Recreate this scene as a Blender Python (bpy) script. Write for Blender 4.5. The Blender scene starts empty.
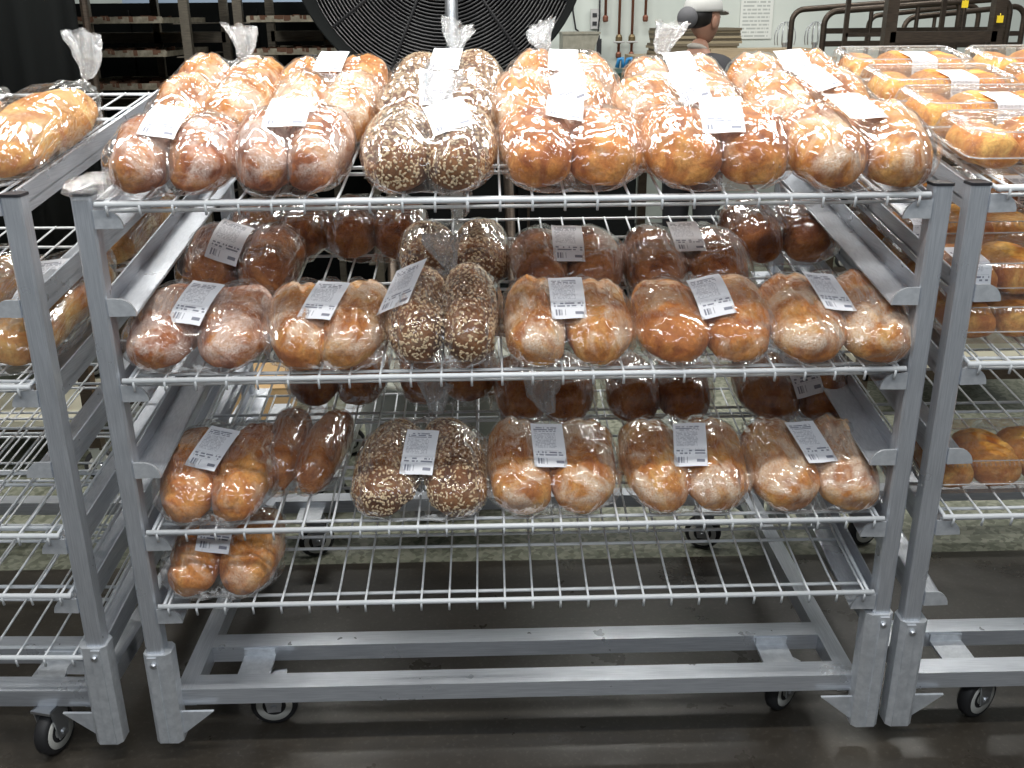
import bpy, bmesh, math, random
from mathutils import Vector, Matrix, noise
from mathutils.bvhtree import BVHTree
random.seed(7)
S = bpy.context.scene
COL = S.collection
PI = math.pi

# ------------------------------------------------------------------ camera
cam_d = bpy.data.cameras.new('camera'); cam = bpy.data.objects.new('camera', cam_d); COL.objects.link(cam)
cam_d.sensor_width = 36; cam_d.lens = 974.59 / 1024 * 36; cam_d.clip_start = 0.05
Rt = (0.99965845, -0.02489422, -0.00795383); Up = (0.01621997, 0.35236513, 0.93572204); Fw = (0.02049141, 0.93553145, -0.35264856)
cam.matrix_world = Matrix(((Rt[0], Up[0], -Fw[0], -0.0462), (Rt[1], Up[1], -Fw[1], -1.6576), (Rt[2], Up[2], -Fw[2], 1.4568), (0, 0, 0, 1)))
S.camera = cam
# ------------------------------------------------------------------ world, lamps, exposure
S.view_settings.view_transform = 'Standard'; S.view_settings.look = 'None'
S.view_settings.gamma = 1; S.view_settings.use_curve_mapping = False
S.view_settings.exposure = 0.0
S.cycles.transparent_max_bounces = 32
W = bpy.data.worlds.new('world'); S.world = W; W.use_nodes = True
W.node_tree.nodes['Background'].inputs[0].default_value = (0.80, 0.87, 0.90, 1)
W.node_tree.nodes['Background'].inputs[1].default_value = 0.19
def tube_light(x, y, z, w, l, e, rot=(0, 0, 0), c=(1, .98, .93)):
    d = bpy.data.lights.new('ceiling_tube_light', 'AREA'); d.shape = 'RECTANGLE'; d.size = w; d.size_y = l
    d.energy = e; d.color = c; o = bpy.data.objects.new('ceiling_tube_light', d); COL.objects.link(o)
    o.location = (x, y, z); o.rotation_euler = rot
for x in (-1.9, -0.1, 1.7):
    tube_light(x, 0.75, 3.0, 1.25, 0.16, 46)
    tube_light(x, -0.7, 3.2, 1.25, 0.16, 26)
    tube_light(x + .5, 3.3, 3.2, 1.25, 0.2, 34)
tube_light(-.9, -2.6, 3.0, 2.4, .3, 27, (math.radians(25), 0, 0), (.9, .95, 1))
tube_light(.9, -2.6, 3.0, 2.4, .3, 27, (math.radians(25), 0, 0), (.9, .95, 1))

# ------------------------------------------------------------------ helpers
def tag(o, label=None, cat=None, group=None, kind=None):
    if label: o['label'] = label
    if cat: o['category'] = cat
    if group: o['group'] = group
    if kind: o['kind'] = kind
    return o
def empty(name, loc=(0, 0, 0), rot=(0, 0, 0), label=None, cat=None, group=None):
    o = bpy.data.objects.new(name, None); COL.objects.link(o); o.location = loc; o.rotation_euler = rot
    o.empty_display_size = .05
    return tag(o, label, cat, group)
def link(name, me, parent=None, m=None, loc=None, rot=None):
    if m is not None and not me.materials: me.materials.append(m)
    o = bpy.data.objects.new(name, me); COL.objects.link(o)
    if parent: o.parent = parent
    if loc: o.location = loc
    if rot: o.rotation_euler = rot
    return o
class MB:
    def __init__(s): s.v = []; s.f = []
    def add(s, vs, fs):
        n = len(s.v); s.v += [tuple(v) for v in vs]; s.f += [tuple(i + n for i in f) for f in fs]; return s
    def box(s, x0, x1, y0, y1, z0, z1, sl=0, b=0):
        # sl: slope in y (z rises with y); b: bevel of the long edges
        vs = []
        if b:
            r = [(x0 + b, z0), (x1 - b, z0), (x1, z0 + b), (x1, z1 - b), (x1 - b, z1), (x0 + b, z1), (x0, z1 - b), (x0, z0 + b)]
            for y in (y0, y1): vs += [(x, y, z + sl * y) for x, z in r]
            fs = [(i, (i + 1) % 8, 8 + (i + 1) % 8, 8 + i) for i in range(8)] + [tuple(range(7, -1, -1)), tuple(range(8, 16))]
            return s.add(vs, fs)
        for y in (y0, y1): vs += [(x0, y, z0 + sl * y), (x1, y, z0 + sl * y), (x1, y, z1 + sl * y), (x0, y, z1 + sl * y)]
        return s.add(vs, [(0, 1, 5, 4), (1, 2, 6, 5), (2, 3, 7, 6), (3, 0, 4, 7), (3, 2, 1, 0), (4, 5, 6, 7)])
    def vbox(s, x0, x1, y0, y1, z0, z1, b=.004):   # upright post, rounded corners
        r = [(x0 + b, y0), (x1 - b, y0), (x1, y0 + b), (x1, y1 - b), (x1 - b, y1), (x0 + b, y1), (x0, y1 - b), (x0, y0 + b)]
        vs = [(x, y, z) for z in (z0, z1) for x, y in r]
        return s.add(vs, [(i, (i + 1) % 8, 8 + (i + 1) % 8, 8 + i) for i in range(8)] + [tuple(range(7, -1, -1)), tuple(range(8, 16))])
    def tube(s, pts, r, n=8, cap=True):
        pts = [Vector(p) for p in pts]; rs = r if isinstance(r, (list, tuple)) else [r] * len(pts)
        vs = []; fs = []; t0 = (pts[1] - pts[0]).normalized()
        a = t0.orthogonal().normalized()
        for i, p in enumerate(pts):
            t = ((pts[min(i + 1, len(pts) - 1)] - p).normalized() + (p - pts[max(i - 1, 0)]).normalized())
            t = t.normalized() if t.length > 1e-6 else t0
            a = (a - t * a.dot(t)).normalized(); b = t.cross(a)
            vs += [p + (a * math.cos(2 * PI * k / n) + b * math.sin(2 * PI * k / n)) * rs[i] for k in range(n)]
            if i: fs += [((i - 1) * n + k, (i - 1) * n + (k + 1) % n, i * n + (k + 1) % n, i * n + k) for k in range(n)]
        if cap: fs += [tuple(range(n - 1, -1, -1)), tuple((len(pts) - 1) * n + k for k in range(n))]
        return s.add(vs, fs)
    def prism(s, poly, axis, a, b):   # poly extruded along axis
        def P(u, v, w): return {0: (w, u, v), 1: (u, w, v), 2: (u, v, w)}[axis]
        n = len(poly); vs = [P(u, v, a) for u, v in poly] + [P(u, v, b) for u, v in poly]
        return s.add(vs, [(i, (i + 1) % n, n + (i + 1) % n, n + i) for i in range(n)] + [tuple(range(n - 1, -1, -1)), tuple(range(n, 2 * n))])
    def lathe(s, prof, n=24, M=Matrix()):
        vs = []; fs = []
        for r, z in prof: vs += [M @ Vector((r * math.cos(2 * PI * k / n), r * math.sin(2 * PI * k / n), z)) for k in range(n)]
        for i in range(len(prof) - 1): fs += [(i * n + k, i * n + (k + 1) % n, (i + 1) * n + (k + 1) % n, (i + 1) * n + k) for k in range(n)]
        fs += [tuple(range(n - 1, -1, -1)), tuple((len(prof) - 1) * n + k for k in range(n))]
        return s.add(vs, fs)
    def mesh(s, name, smooth=False):
        me = bpy.data.meshes.new(name); me.from_pydata(s.v, [], s.f); me.update()
        bm = bmesh.new(); bm.from_mesh(me); bmesh.ops.recalc_face_normals(bm, faces=bm.faces); bm.to_mesh(me); bm.free()
        if smooth: me.shade_smooth()
        return me
    def build(s, name, m, parent=None, loc=None, smooth=False, rot=None):
        return link(name, s.mesh(name, smooth), parent, m, loc, rot)

# ------------------------------------------------------------------ materials
def mat(name, col, rough=.5, metal=0, **k):
    m = bpy.data.materials.new(name); m.use_nodes = True; b = m.node_tree.nodes['Principled BSDF']
    b.inputs['Base Color'].default_value = (*col, 1); b.inputs['Roughness'].default_value = rough; b.inputs['Metallic'].default_value = metal
    for a, v in k.items(): b.inputs[a.replace('_', ' ')].default_value = v
    return m
def nd(m, t, **k):
    n = m.node_tree.nodes.new(t)
    for a, v in k.items():
        if a.startswith('i_'): n.inputs[a[2:].replace('_', ' ')].default_value = v
        else: setattr(n, a, v)
    return n
def lk(m, a, b): m.node_tree.links.new(a, b)
def coord(m, what='Object', scale=(1, 1, 1)):
    t = nd(m, 'ShaderNodeTexCoord'); mp = nd(m, 'ShaderNodeMapping'); mp.inputs['Scale'].default_value = scale
    lk(m, t.outputs[what], mp.inputs['Vector']); return mp.outputs[0]
def ramp(m, fac, stops):
    r = nd(m, 'ShaderNodeValToRGB'); e = r.color_ramp.elements
    while len(e) < len(stops): e.new(.5)
    for x, (p, c) in zip(e, stops): x.position = p; x.color = (*c, 1)
    lk(m, fac, r.inputs[0]); return r.outputs[0]
def mixc(m, f, a, b):
    n = nd(m, 'ShaderNodeMix', data_type='RGBA')
    for s_, v in ((n.inputs[0], f), (n.inputs[6], a), (n.inputs[7], b)):
        if isinstance(v, (tuple, float, int)): s_.default_value = (*v, 1) if isinstance(v, tuple) else v
        else: lk(m, v, s_)
    return n.outputs[2]
def math_(m, op, a, b=None):
    n = nd(m, 'ShaderNodeMath', operation=op)
    for i, v in enumerate((a, b)):
        if v is None: continue
        if isinstance(v, (int, float)): n.inputs[i].default_value = v
        else: lk(m, v, n.inputs[i])
    return n.outputs[0]
def bump(m, h, strength, dist=.002, target=None):
    b = nd(m, 'ShaderNodeBump'); b.inputs['Strength'].default_value = strength; b.inputs['Distance'].default_value = dist
    lk(m, h, b.inputs['Height'])
    if target is None: lk(m, b.outputs[0], m.node_tree.nodes['Principled BSDF'].inputs['Normal'])
    return b.outputs[0]
def noisy(m, vec, scale, detail=4, rough=.6, dist=0.):
    n = nd(m, 'ShaderNodeTexNoise'); n.inputs['Scale'].default_value = scale; n.inputs['Detail'].default_value = detail
    n.inputs['Roughness'].default_value = rough; n.inputs['Distortion'].default_value = dist; lk(m, vec, n.inputs['Vector']); return n.outputs[0]
def P(m): return m.node_tree.nodes['Principled BSDF']
def brushed(name, c1, c2, rough, metal, sc=(4, 4, 90)):
    m = mat(name, c1, rough, metal); v = coord(m, 'Object', sc); n = noisy(m, v, 6, 3)
    lk(m, ramp(m, n, [(.35, c1), (.7, c2)]), P(m).inputs['Base Color']); bump(m, n, .06)
    n2 = noisy(m, coord(m), 14, 3); lk(m, ramp(m, n2, [(.3, (rough - .08,) * 3), (.75, (rough + .12,) * 3)]), P(m).inputs['Roughness']); return m
ALU = brushed('brushed_aluminium', (.50, .53, .58), (.64, .67, .72), .34, .6, (2.5, 70, 70))
ALU_V = brushed('brushed_aluminium_post', (.50, .53, .58), (.64, .67, .72), .34, .6, (70, 70, 2.5))
ALU_Y = brushed('brushed_aluminium_rail', (.50, .53, .58), (.64, .67, .72), .34, .6, (70, 2.5, 70))
ALU_W = brushed('cast_aluminium', (.56, .59, .63), (.70, .73, .77), .42, .5, (10, 10, 10))
WIRE = mat('white_coated_wire', (.70, .73, .76), .32)
BLACK_CAP = mat('black_plastic', (.02, .02, .025), .5)
RUBBER = mat('black_rubber', (.018, .018, .02), .6)
RIM = mat('cream_wheel_rim', (.55, .55, .52), .45)
STEEL = mat('zinc_steel', (.55, .57, .6), .3, .9)
DARKM = brushed('dark_bronze_metal', (.045, .035, .028), (.10, .075, .055), .4, .6)
RACKM = brushed('old_rack_metal', (.07, .062, .048), (.16, .14, .11), .45, .5)
BLACK = mat('black_vinyl', (.006, .007, .007), .9); P_ = BLACK.node_tree.nodes['Principled BSDF']; P_.inputs['Specular IOR Level'].default_value = .15
GREY_P = mat('grey_plaster', (.5, .5, .5), .6)

def floor_mat():
    m = mat('dark_polished_concrete', (.05, .045, .04), .3); v = coord(m)
    n = noisy(m, v, 2.2, 6, .65, .6); n2 = noisy(m, v, 90, 3, .6)
    c = ramp(m, n, [(.3, (.024, .020, .016)), (.55, (.042, .036, .029)), (.75, (.074, .064, .052))])
    c = mixc(m, math_(m, 'MULTIPLY', ramp(m, n2, [(.55, (0, 0, 0)), (.75, (1, 1, 1))]), .35), c, (.13, .12, .10))
    lk(m, c, P(m).inputs['Base Color'])
    lk(m, ramp(m, noisy(m, v, 5, 5), [(.3, (.22,) * 3), (.75, (.5,) * 3)]), P(m).inputs['Roughness'])
    bump(m, noisy(m, v, 7, 5), .08, .01); return m
def speck_mat():
    m = mat('speckled_epoxy_floor', (.3, .32, .27), .4); v = coord(m)
    vo = nd(m, 'ShaderNodeTexVoronoi'); vo.inputs['Scale'].default_value = 70; lk(m, v, vo.inputs['Vector'])
    c = ramp(m, vo.outputs['Color'], [(.2, (.08, .085, .06)), (.45, (.16, .17, .13)), (.7, (.27, .275, .22))])
    lk(m, mixc(m, .35, c, ramp(m, noisy(m, v, 2, 4), [(.3, (.09, .10, .075)), (.7, (.22, .23, .18))])), P(m).inputs['Base Color']); return m
def wall_mat():
    m = mat('pale_wall_panel', (.6, .66, .62), .45); v = coord(m)
    lk(m, ramp(m, noisy(m, v, 1.2, 4), [(.3, (.55, .61, .57)), (.7, (.68, .73, .69))]), P(m).inputs['Base Color']); return m

def crust_mat(name, base, mid, dark, dust, dust_amt, dust_scale, gloss=.6):
    """baked crust: mottled browning, pale torn zones, flour dust patches on the upper side"""
    m = mat(name, base, gloss); g = coord(m, 'Generated'); v = coord(m, 'Object')
    oi = nd(m, 'ShaderNodeObjectInfo'); off = nd(m, 'ShaderNodeVectorMath', operation='ADD'); lk(m, v, off.inputs[0])
    cb = nd(m, 'ShaderNodeCombineXYZ'); r_ = math_(m, 'MULTIPLY', oi.outputs['Random'], 7.)
    for i in range(3): lk(m, r_, cb.inputs[i])
    lk(m, cb.outputs[0], off.inputs[1]); v = off.outputs[0]
    n = noisy(m, v, 15, 5, .6, .8); nb = noisy(m, v, 150, 4, .7)
    c = ramp(m, n, [(.36, dark), (.5, base), (.64, mid)])
    c = mixc(m, ramp(m, nb, [(.42, (0, 0, 0)), (.75, (.55, .55, .55))]), c, tuple(x * .45 for x in dark))
    n3 = noisy(m, v, dust_scale, 4, .65, .6)
    f = ramp(m, n3, [(.56 - .16 * dust_amt, (0, 0, 0)), (.68 - .12 * dust_amt, (1, 1, 1))])
    sp = ramp(m, noisy(m, v, 330, 3, .75), [(.36, (.3, .3, .3)), (.55, (1, 1, 1))])
    sep = nd(m, 'ShaderNodeSeparateXYZ'); lk(m, g, sep.inputs[0])
    topz = ramp(m, sep.outputs[2], [(.22, (0, 0, 0)), (.50, (1, 1, 1))])
    mk = math_(m, 'MULTIPLY', math_(m, 'MULTIPLY', f, sp), math_(m, 'MULTIPLY', topz, min(.92, .2 + dust_amt)))
    lk(m, mixc(m, mk, c, dust), P(m).inputs['Base Color'])
    h = math_(m, 'ADD', noisy(m, v, 45, 5, .65), math_(m, 'MULTIPLY', n, .8))
    bump(m, h, .6, .006); P(m).inputs['Specular IOR Level'].default_value = .2; return m
C_RED = crust_mat('reddish_floured_crust', (.42, .13, .035), (.60, .26, .07), (.22, .055, .018), (.76, .60, .52), .85, 16)
C_GOLD = crust_mat('golden_floured_crust', (.58, .23, .050), (.74, .40, .12), (.36, .11, .024), (.84, .72, .58), .62, 12)
C_TAN = crust_mat('orange_tan_crust', (.58, .21, .045), (.72, .34, .09), (.36, .10, .022), (.80, .66, .50), .35, 12)
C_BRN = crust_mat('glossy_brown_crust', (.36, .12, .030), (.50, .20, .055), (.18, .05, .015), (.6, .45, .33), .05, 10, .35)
C_SEED = crust_mat('dark_grain_crust', (.21, .080, .025), (.32, .14, .05), (.09, .030, .010), (.6, .45, .3), .1, 16)
C_YEL = crust_mat('yellow_golden_crust', (.62, .31, .085), (.80, .54, .20), (.48, .17, .04), (.9, .75, .45), .2, 9)
C_CAKE = crust_mat('crumbly_golden_crust', (.62, .26, .055), (.80, .46, .12), (.42, .13, .028), (.9, .75, .45), .1, 12)
OAT = mat('oat_flake', (.70, .53, .33), .6)
DOUGH = mat('pale_dough_underside', (.60, .42, .24), .7)

def film_mat(name, tint, haze, gl, sc, rough=.1, strength=.9):
    m = bpy.data.materials.new(name); m.use_nodes = True; nt = m.node_tree; nt.nodes.clear()
    out = nd(m, 'ShaderNodeOutputMaterial'); tr = nd(m, 'ShaderNodeBsdfTransparent'); tr.inputs[0].default_value = (*tint, 1)
    g = nd(m, 'ShaderNodeBsdfGlossy'); g.inputs['Roughness'].default_value = rough; g.inputs[0].default_value = (1, 1, 1, 1)
    d = nd(m, 'ShaderNodeBsdfDiffuse'); d.inputs[0].default_value = (.85, .87, .88, 1)
    v = coord(m, 'Object', (1.5, .8, 1.2) if sc < 12 else (1, 1, 1))
    n1 = noisy(m, v, sc, 1.5, .5, 1.8)
    rid = math_(m, 'ABSOLUTE', math_(m, 'SUBTRACT', n1, .5))
    n2 = noisy(m, v, sc * 3.2, 2, .5, .8); rid2 = math_(m, 'ABSOLUTE', math_(m, 'SUBTRACT', n2, .5))
    h = math_(m, 'ADD', rid, math_(m, 'MULTIPLY', rid2, .18))
    if sc < 12:      # straight pulled folds
        mp = nd(m, 'ShaderNodeMapping'); mp.inputs['Rotation'].default_value = (.5, .4, .7); mp.inputs['Scale'].default_value = (3.2, .5, 1.4); lk(m, v, mp.inputs['Vector'])
        h = math_(m, 'ADD', h, math_(m, 'MULTIPLY', math_(m, 'ABSOLUTE', math_(m, 'SUBTRACT', noisy(m, mp.outputs[0], 9, 1, .4, .5), .5)), .45))
    nrm = bump(m, h, strength, .016, target=1)
    for b in (g, d): lk(m, nrm, b.inputs['Normal'])
    fr = nd(m, 'ShaderNodeFresnel'); fr.inputs[0].default_value = 1.45
    a = nd(m, 'ShaderNodeMixShader'); a.inputs[0].default_value = haze; lk(m, tr.outputs[0], a.inputs[1]); lk(m, d.outputs[0], a.inputs[2])
    b = nd(m, 'ShaderNodeMixShader'); f = math_(m, 'MINIMUM', math_(m, 'MULTIPLY', fr.outputs[0], gl), .38)
    lk(m, f, b.inputs[0]); lk(m, a.outputs[0], b.inputs[1]); lk(m, g.outputs[0], b.inputs[2]); lk(m, b.outputs[0], out.inputs[0]); return m
FILM = film_mat('clear_crinkled_film', (.985, .985, .985), .026, 1.3, 7, .12, 1.0)
FILM_TAIL = film_mat('gathered_film', (.93, .94, .95), .22, 2.4, 30, .15, 1.0)
PET = film_mat('clear_rigid_plastic', (.975, .975, .97), .045, 1.5, 22, .08, .15)
PET_EDGE = film_mat('clear_plastic_edge', (.95, .95, .95), .35, 2.0, 22, .1, .1)

def label_mat():
    m = mat('printed_price_label', (.86, .88, .92), .5)
    t = nd(m, 'ShaderNodeUVMap'); s = nd(m, 'ShaderNodeSeparateXYZ'); lk(m, t.outputs[0], s.inputs[0]); u, v = s.outputs[0], s.outputs[1]
    def rng(x, a, b): return math_(m, 'MULTIPLY', math_(m, 'GREATER_THAN', x, a), math_(m, 'LESS_THAN', x, b))
    def rect(a, b, c, d): return math_(m, 'MULTIPLY', rng(u, a, b), rng(v, c, d))
    oi = nd(m, 'ShaderNodeObjectInfo')
    def cells(nu, nv, thr, seed):
        cb = nd(m, 'ShaderNodeCombineXYZ'); lk(m, math_(m, 'FLOOR', math_(m, 'MULTIPLY', u, nu)), cb.inputs[0]); lk(m, math_(m, 'FLOOR', math_(m, 'MULTIPLY', v, nv)), cb.inputs[1]); lk(m, math_(m, 'ADD', math_(m, 'MULTIPLY', oi.outputs['Random'], 9), seed), cb.inputs[2])
        w = nd(m, 'ShaderNodeTexWhiteNoise'); lk(m, cb.outputs[0], w.inputs[0])
        rows = math_(m, 'GREATER_THAN', math_(m, 'FRACT', math_(m, 'MULTIPLY', v, nv)), .42)
        return math_(m, 'MULTIPLY', math_(m, 'GREATER_THAN', w.outputs[0], thr), rows)
    head = math_(m, 'MULTIPLY', cells(26, 22, .25, 1), rect(.08, .80, .80, .93))
    text = math_(m, 'MULTIPLY', math_(m, 'MULTIPLY', cells(46, 30, .35, 2), rect(.08, .74, .42, .78)), .55)
    mid = math_(m, 'MULTIPLY', cells(22, 18, .4, 3), rect(.08, .94, .22, .36))
    bars = math_(m, 'MULTIPLY', cells(60, 1, .5, 4), 1); bw = nd(m, 'ShaderNodeTexWhiteNoise', noise_dimensions='1D')
    lk(m, math_(m, 'FLOOR', math_(m, 'MULTIPLY', u, 64)), bw.inputs[1])
    bars = math_(m, 'MULTIPLY', math_(m, 'GREATER_THAN', bw.outputs[0], .45), rect(.12, .42, .07, .19))
    blk = rect(.68, .92, .08, .14)
    ink = head
    for q in (text, mid, bars, blk): ink = math_(m, 'MAXIMUM', ink, q)
    lk(m, mixc(m, math_(m, 'MULTIPLY', ink, .8), (.76, .78, .83), (.08, .09, .15)), P(m).inputs['Base Color']); return m
LABEL = label_mat()

# ------------------------------------------------------------------ setting
def plane(name, x0, x1, y0, y1, z, m):
    b = MB().box(x0, x1, y0, y1, z - .05, z).build(name, m); tag(b, kind='structure'); return b
fl = plane('floor', -5, 5, -3.2, .775, 0, floor_mat()); 
fb = plane('floor', -5, 5, .775, 5.1, 0, speck_mat())
w = MB().box(-5, 5, 5.0, 5.1, 0, 3.6).build('wall_back', wall_mat()); tag(w, kind='structure')
b = MB().box(-5, 5, 4.985, 5.0, 0, .12).build('baseboard_back', mat('grey_cove_base', (.12, .12, .12), .5)); tag(b, kind='structure')

# ------------------------------------------------------------------ bakery rack
SL = 0.15            # every shelf and side rail rises towards the back
DEP = 0.94
def wire_shelf(root, xc, z, hw, depth=.82):
    b = MB()
    b.tube([(xc - hw, -.004, z), (xc + hw, -.004, z)], .0052, 10)
    for yy, dz in ((.016, -.017), (.034, -.008), (.175, -.007), (.215, -.007), (.395, -.007), (.435, -.007), (.60, -.007), (.70, -.007), (depth, -.002)):
        b.tube([(xc - hw + .006, yy, z + SL * yy + dz), (xc + hw - .006, yy, z + SL * yy + dz)], .0036, 6)
    for sx in (-1, 1): b.tube([(xc + sx * (hw - .008), 0, z - .004), (xc + sx * (hw - .008), depth, z + SL * depth - .004)], .0036, 6)
    f = b.build('wire_shelf', WIRE, root, smooth=True)
    c = MB(); n = 26
    for i in range(n):
        x = xc - hw + .02 + (2 * hw - .04) * i / (n - 1)
        c.tube([(x, -.006, z - .019), (x, -.009, z - .004), (x, -.004, z + .003), (x, .05, z + SL * .05 + .001), (x, depth, z + SL * depth + .001)], .0024, 6)
    link('cross_wires', c.mesh('cross_wires', True), f, WIRE)
    return f
def side_rail(root, xo, sx, z, m=ALU_Y):
    """xo: outer face, sx: inward direction (+1/-1); curved ledge with quarter-round end plate"""
    b = MB(); n0 = 0; o = xo - sx * .012      # o: plate just inside the outer faces of the posts
    def quad(x0, x1, y0, y1, z0, z1): b.box(*sorted((x0, x1)), y0, y1, z + z0, z + z1, SL)
    quad(o, o + sx * .003, .036, DEP - .036, -.048, 0)                 # upright plate
    quad(o, xo + sx * .001, .036, DEP - .036, -.032, -.029)            # ledge, part behind the post
    quad(xo + sx * .001, xo + sx * .046, .004, DEP - .004, -.032, -.029)
    b.tube([(xo + sx * .046, .004, z - .0305 + SL * .004), (xo + sx * .046, DEP - .004, z - .0305 + SL * (DEP - .004))], .0022, 8)
    b.tube([(o + sx * .0015, .036, z + SL * .036), (o + sx * .0015, DEP - .036, z + SL * (DEP - .036))], .0022, 8)
    r = b.build('side_rail', m, root)
    e = MB(); cp = [(xo + sx * .001, z - .031), (xo + sx * .001, z + .001)] + [(xo + sx * (.020 + .029 * math.sin(PI / 2 * k / 8)), z - .030 + .031 * math.cos(PI / 2 * k / 8)) for k in range(9)]
    e.prism(cp, 1, -.001, .004); link('end_cap', e.mesh('end_cap'), r, ALU_W)
    return r
def caster(root, x, y, ang=0.):
    t = Matrix.Translation((x, y, 0)) @ Matrix.Rotation(ang, 4, 'Z')
    M = t @ Matrix.Translation((0, 0, .052)) @ Matrix.Rotation(PI / 2, 4, 'X')
    tire = [(.034, -.014), (.046, -.015), (.051, -.009), (.052, 0), (.051, .009), (.046, .015), (.034, .014)]
    w = MB().lathe(tire, 32, M).build('wheel', RUBBER, root, smooth=True)
    rim = [(.014, -.0145), (.020, -.013), (.038, -.0165), (.0395, -.013), (.0395, .013), (.038, .0165), (.020, .013), (.014, .0145)]
    link('rim', MB().lathe(rim, 32, M).mesh('rim', True), w, RIM)
    link('axle', MB().lathe([(.006, -.026), (.007, -.025), (.007, .025), (.006, .026)], 12, M).mesh('axle'), w, STEEL)
    f = MB()
    for s in (-1, 1):
        n = len(f.v); f.prism([(-.014, .04), (.014, .04), (.026, .118), (-.026, .118)], 1, s * .021 - .0015, s * .021 + .0015)
        f.v[n:] = [tuple(t @ Vector(v)) for v in f.v[n:]]
    n = len(f.v); f.box(-.03, .03, -.023, .023, .112, .118); f.v[n:] = [tuple(t @ Vector(v)) for v in f.v[n:]]
    f.build('caster_fork', STEEL, root)
def make_rack(xc, hw, shelves, rails, sleeves_at, label, wheels, ztop=1.18, y0=0, rz=0.):
    """xc centre, hw half width to the outside of the posts"""
    t = empty('bakery_rack', (xc, y0, 0), (0, 0, rz), label=label, cat='rack', group='wheeled aluminium bakery racks')
    p = .035
    for s in (-1, 1):
        a, b_ = sorted((s * hw, s * (hw - p)))
        for yy in (0, DEP - p):
            zt = ztop + SL * yy
            po = MB().vbox(a, b_, yy, yy + p, .10, zt).build('post', ALU_V, t)
            link('post_cap', MB().vbox(a - .001, b_ + .001, yy - .001, yy + p + .001, zt, zt + .005).mesh('post_cap'), po, BLACK_CAP)
            sl_top = sleeves_at[0 if s < 0 else 1] + (0 if yy == 0 else .03)
            k = MB(); o, i_ = s * (hw + .006), s * (hw - p - .014)
            c = MB().vbox(min(o, i_), max(o, i_), yy - .007, yy + p + .007, .048, sl_top, .009)
            c.prism([(s * (hw - .004), yy - .010), (s * (hw - .022), yy - .010), (s * (hw - .024), yy), (s * (hw - .002), yy)], 2, .052, sl_top - .004)
            sv = c.build('post_sleeve', ALU_W, t)
            bt = MB().lathe([(.001, 0), (.007, 0), (.007, .004), (.004, .007), (.001, .007)], 10, Matrix.Translation((s * (hw - .016), yy - .010, sl_top - .020)) @ Matrix.Rotation(PI / 2, 4, 'X'))
            link('bolt', bt.mesh('bolt'), sv, STEEL)
            fg = MB().prism([(s * (hw - .045), .113), (s * (hw - .115), .113), (s * (hw - .045), .055)], 1, yy + .010, yy + .016)
            fg.build('gusset', ALU_W, t)
    for z in rails:
        for s in (-1, 1): side_rail(t, s * (hw - .034), -s, z)
    for z in shelves: wire_shelf(t, 0, z, hw - .042)
    xi = hw - .037
    for yy in (.028, .172, DEP - .075):
        MB().box(-xi, xi, yy, yy + .048, .117, .155).build('base_bar', ALU, t)
    for s in (-1, 1):
        MB().box(*sorted((s * xi, s * (xi - .038))), .030, DEP - .03, .114, .1555).build('base_side_bar', ALU_Y, t)
        for yy in (.07, DEP - .16):
            q = MB(); x0, x1 = sorted((s * .536 * hw / .75, s * .605 * hw / .75)); q.box(x0, x1, yy, yy + .105, .128, .134); q.box(x0, x1, yy + .098, yy + .104, .134, .15)
            q.build('caster_plate', ALU_W, t)
    for x, y, a in wheels: caster(t, x - xc, y, a)
    return t
L = dict(a=1.167, b=.851, c=.543, d=.378)
make_rack(0, .75, [1.167, .851, .543, .378], [1.156, 1.001, .840, .686, .532, .367], (.265, .325), 'centre aluminium rack on casters, full of bagged loaves on four white wire shelves',
          [(-.535, .115, .10), (.589, .125, .75), (-.56, .83, .4), (.56, .83, -.3)])
make_rack(-1.602, .77, [1.167, .842, .539, .406, .262], [1.180, 1.001, .832, .69, .528, .395, .25], (.24, .285), 'left aluminium rack, cut by the left edge of the photo, lower wire shelves empty',
          [(-.985, .035, 1.35), (-2.1, .12, .3), (-1.03, .81, .4), (-2.1, .81, .2)], y0=.027, rz=-.035)
make_rack(1.555, .775, [1.176, .858, .544], [1.165, 1.005, .847, .686, .533, .372], (.305, .30), 'right aluminium rack, cut by the right edge of the photo, holding clear clamshell boxes',
          [(1.01, .085, .5), (2.1, .12, .3), (1.03, .83, .4), (2.1, .83, .2)])

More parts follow.
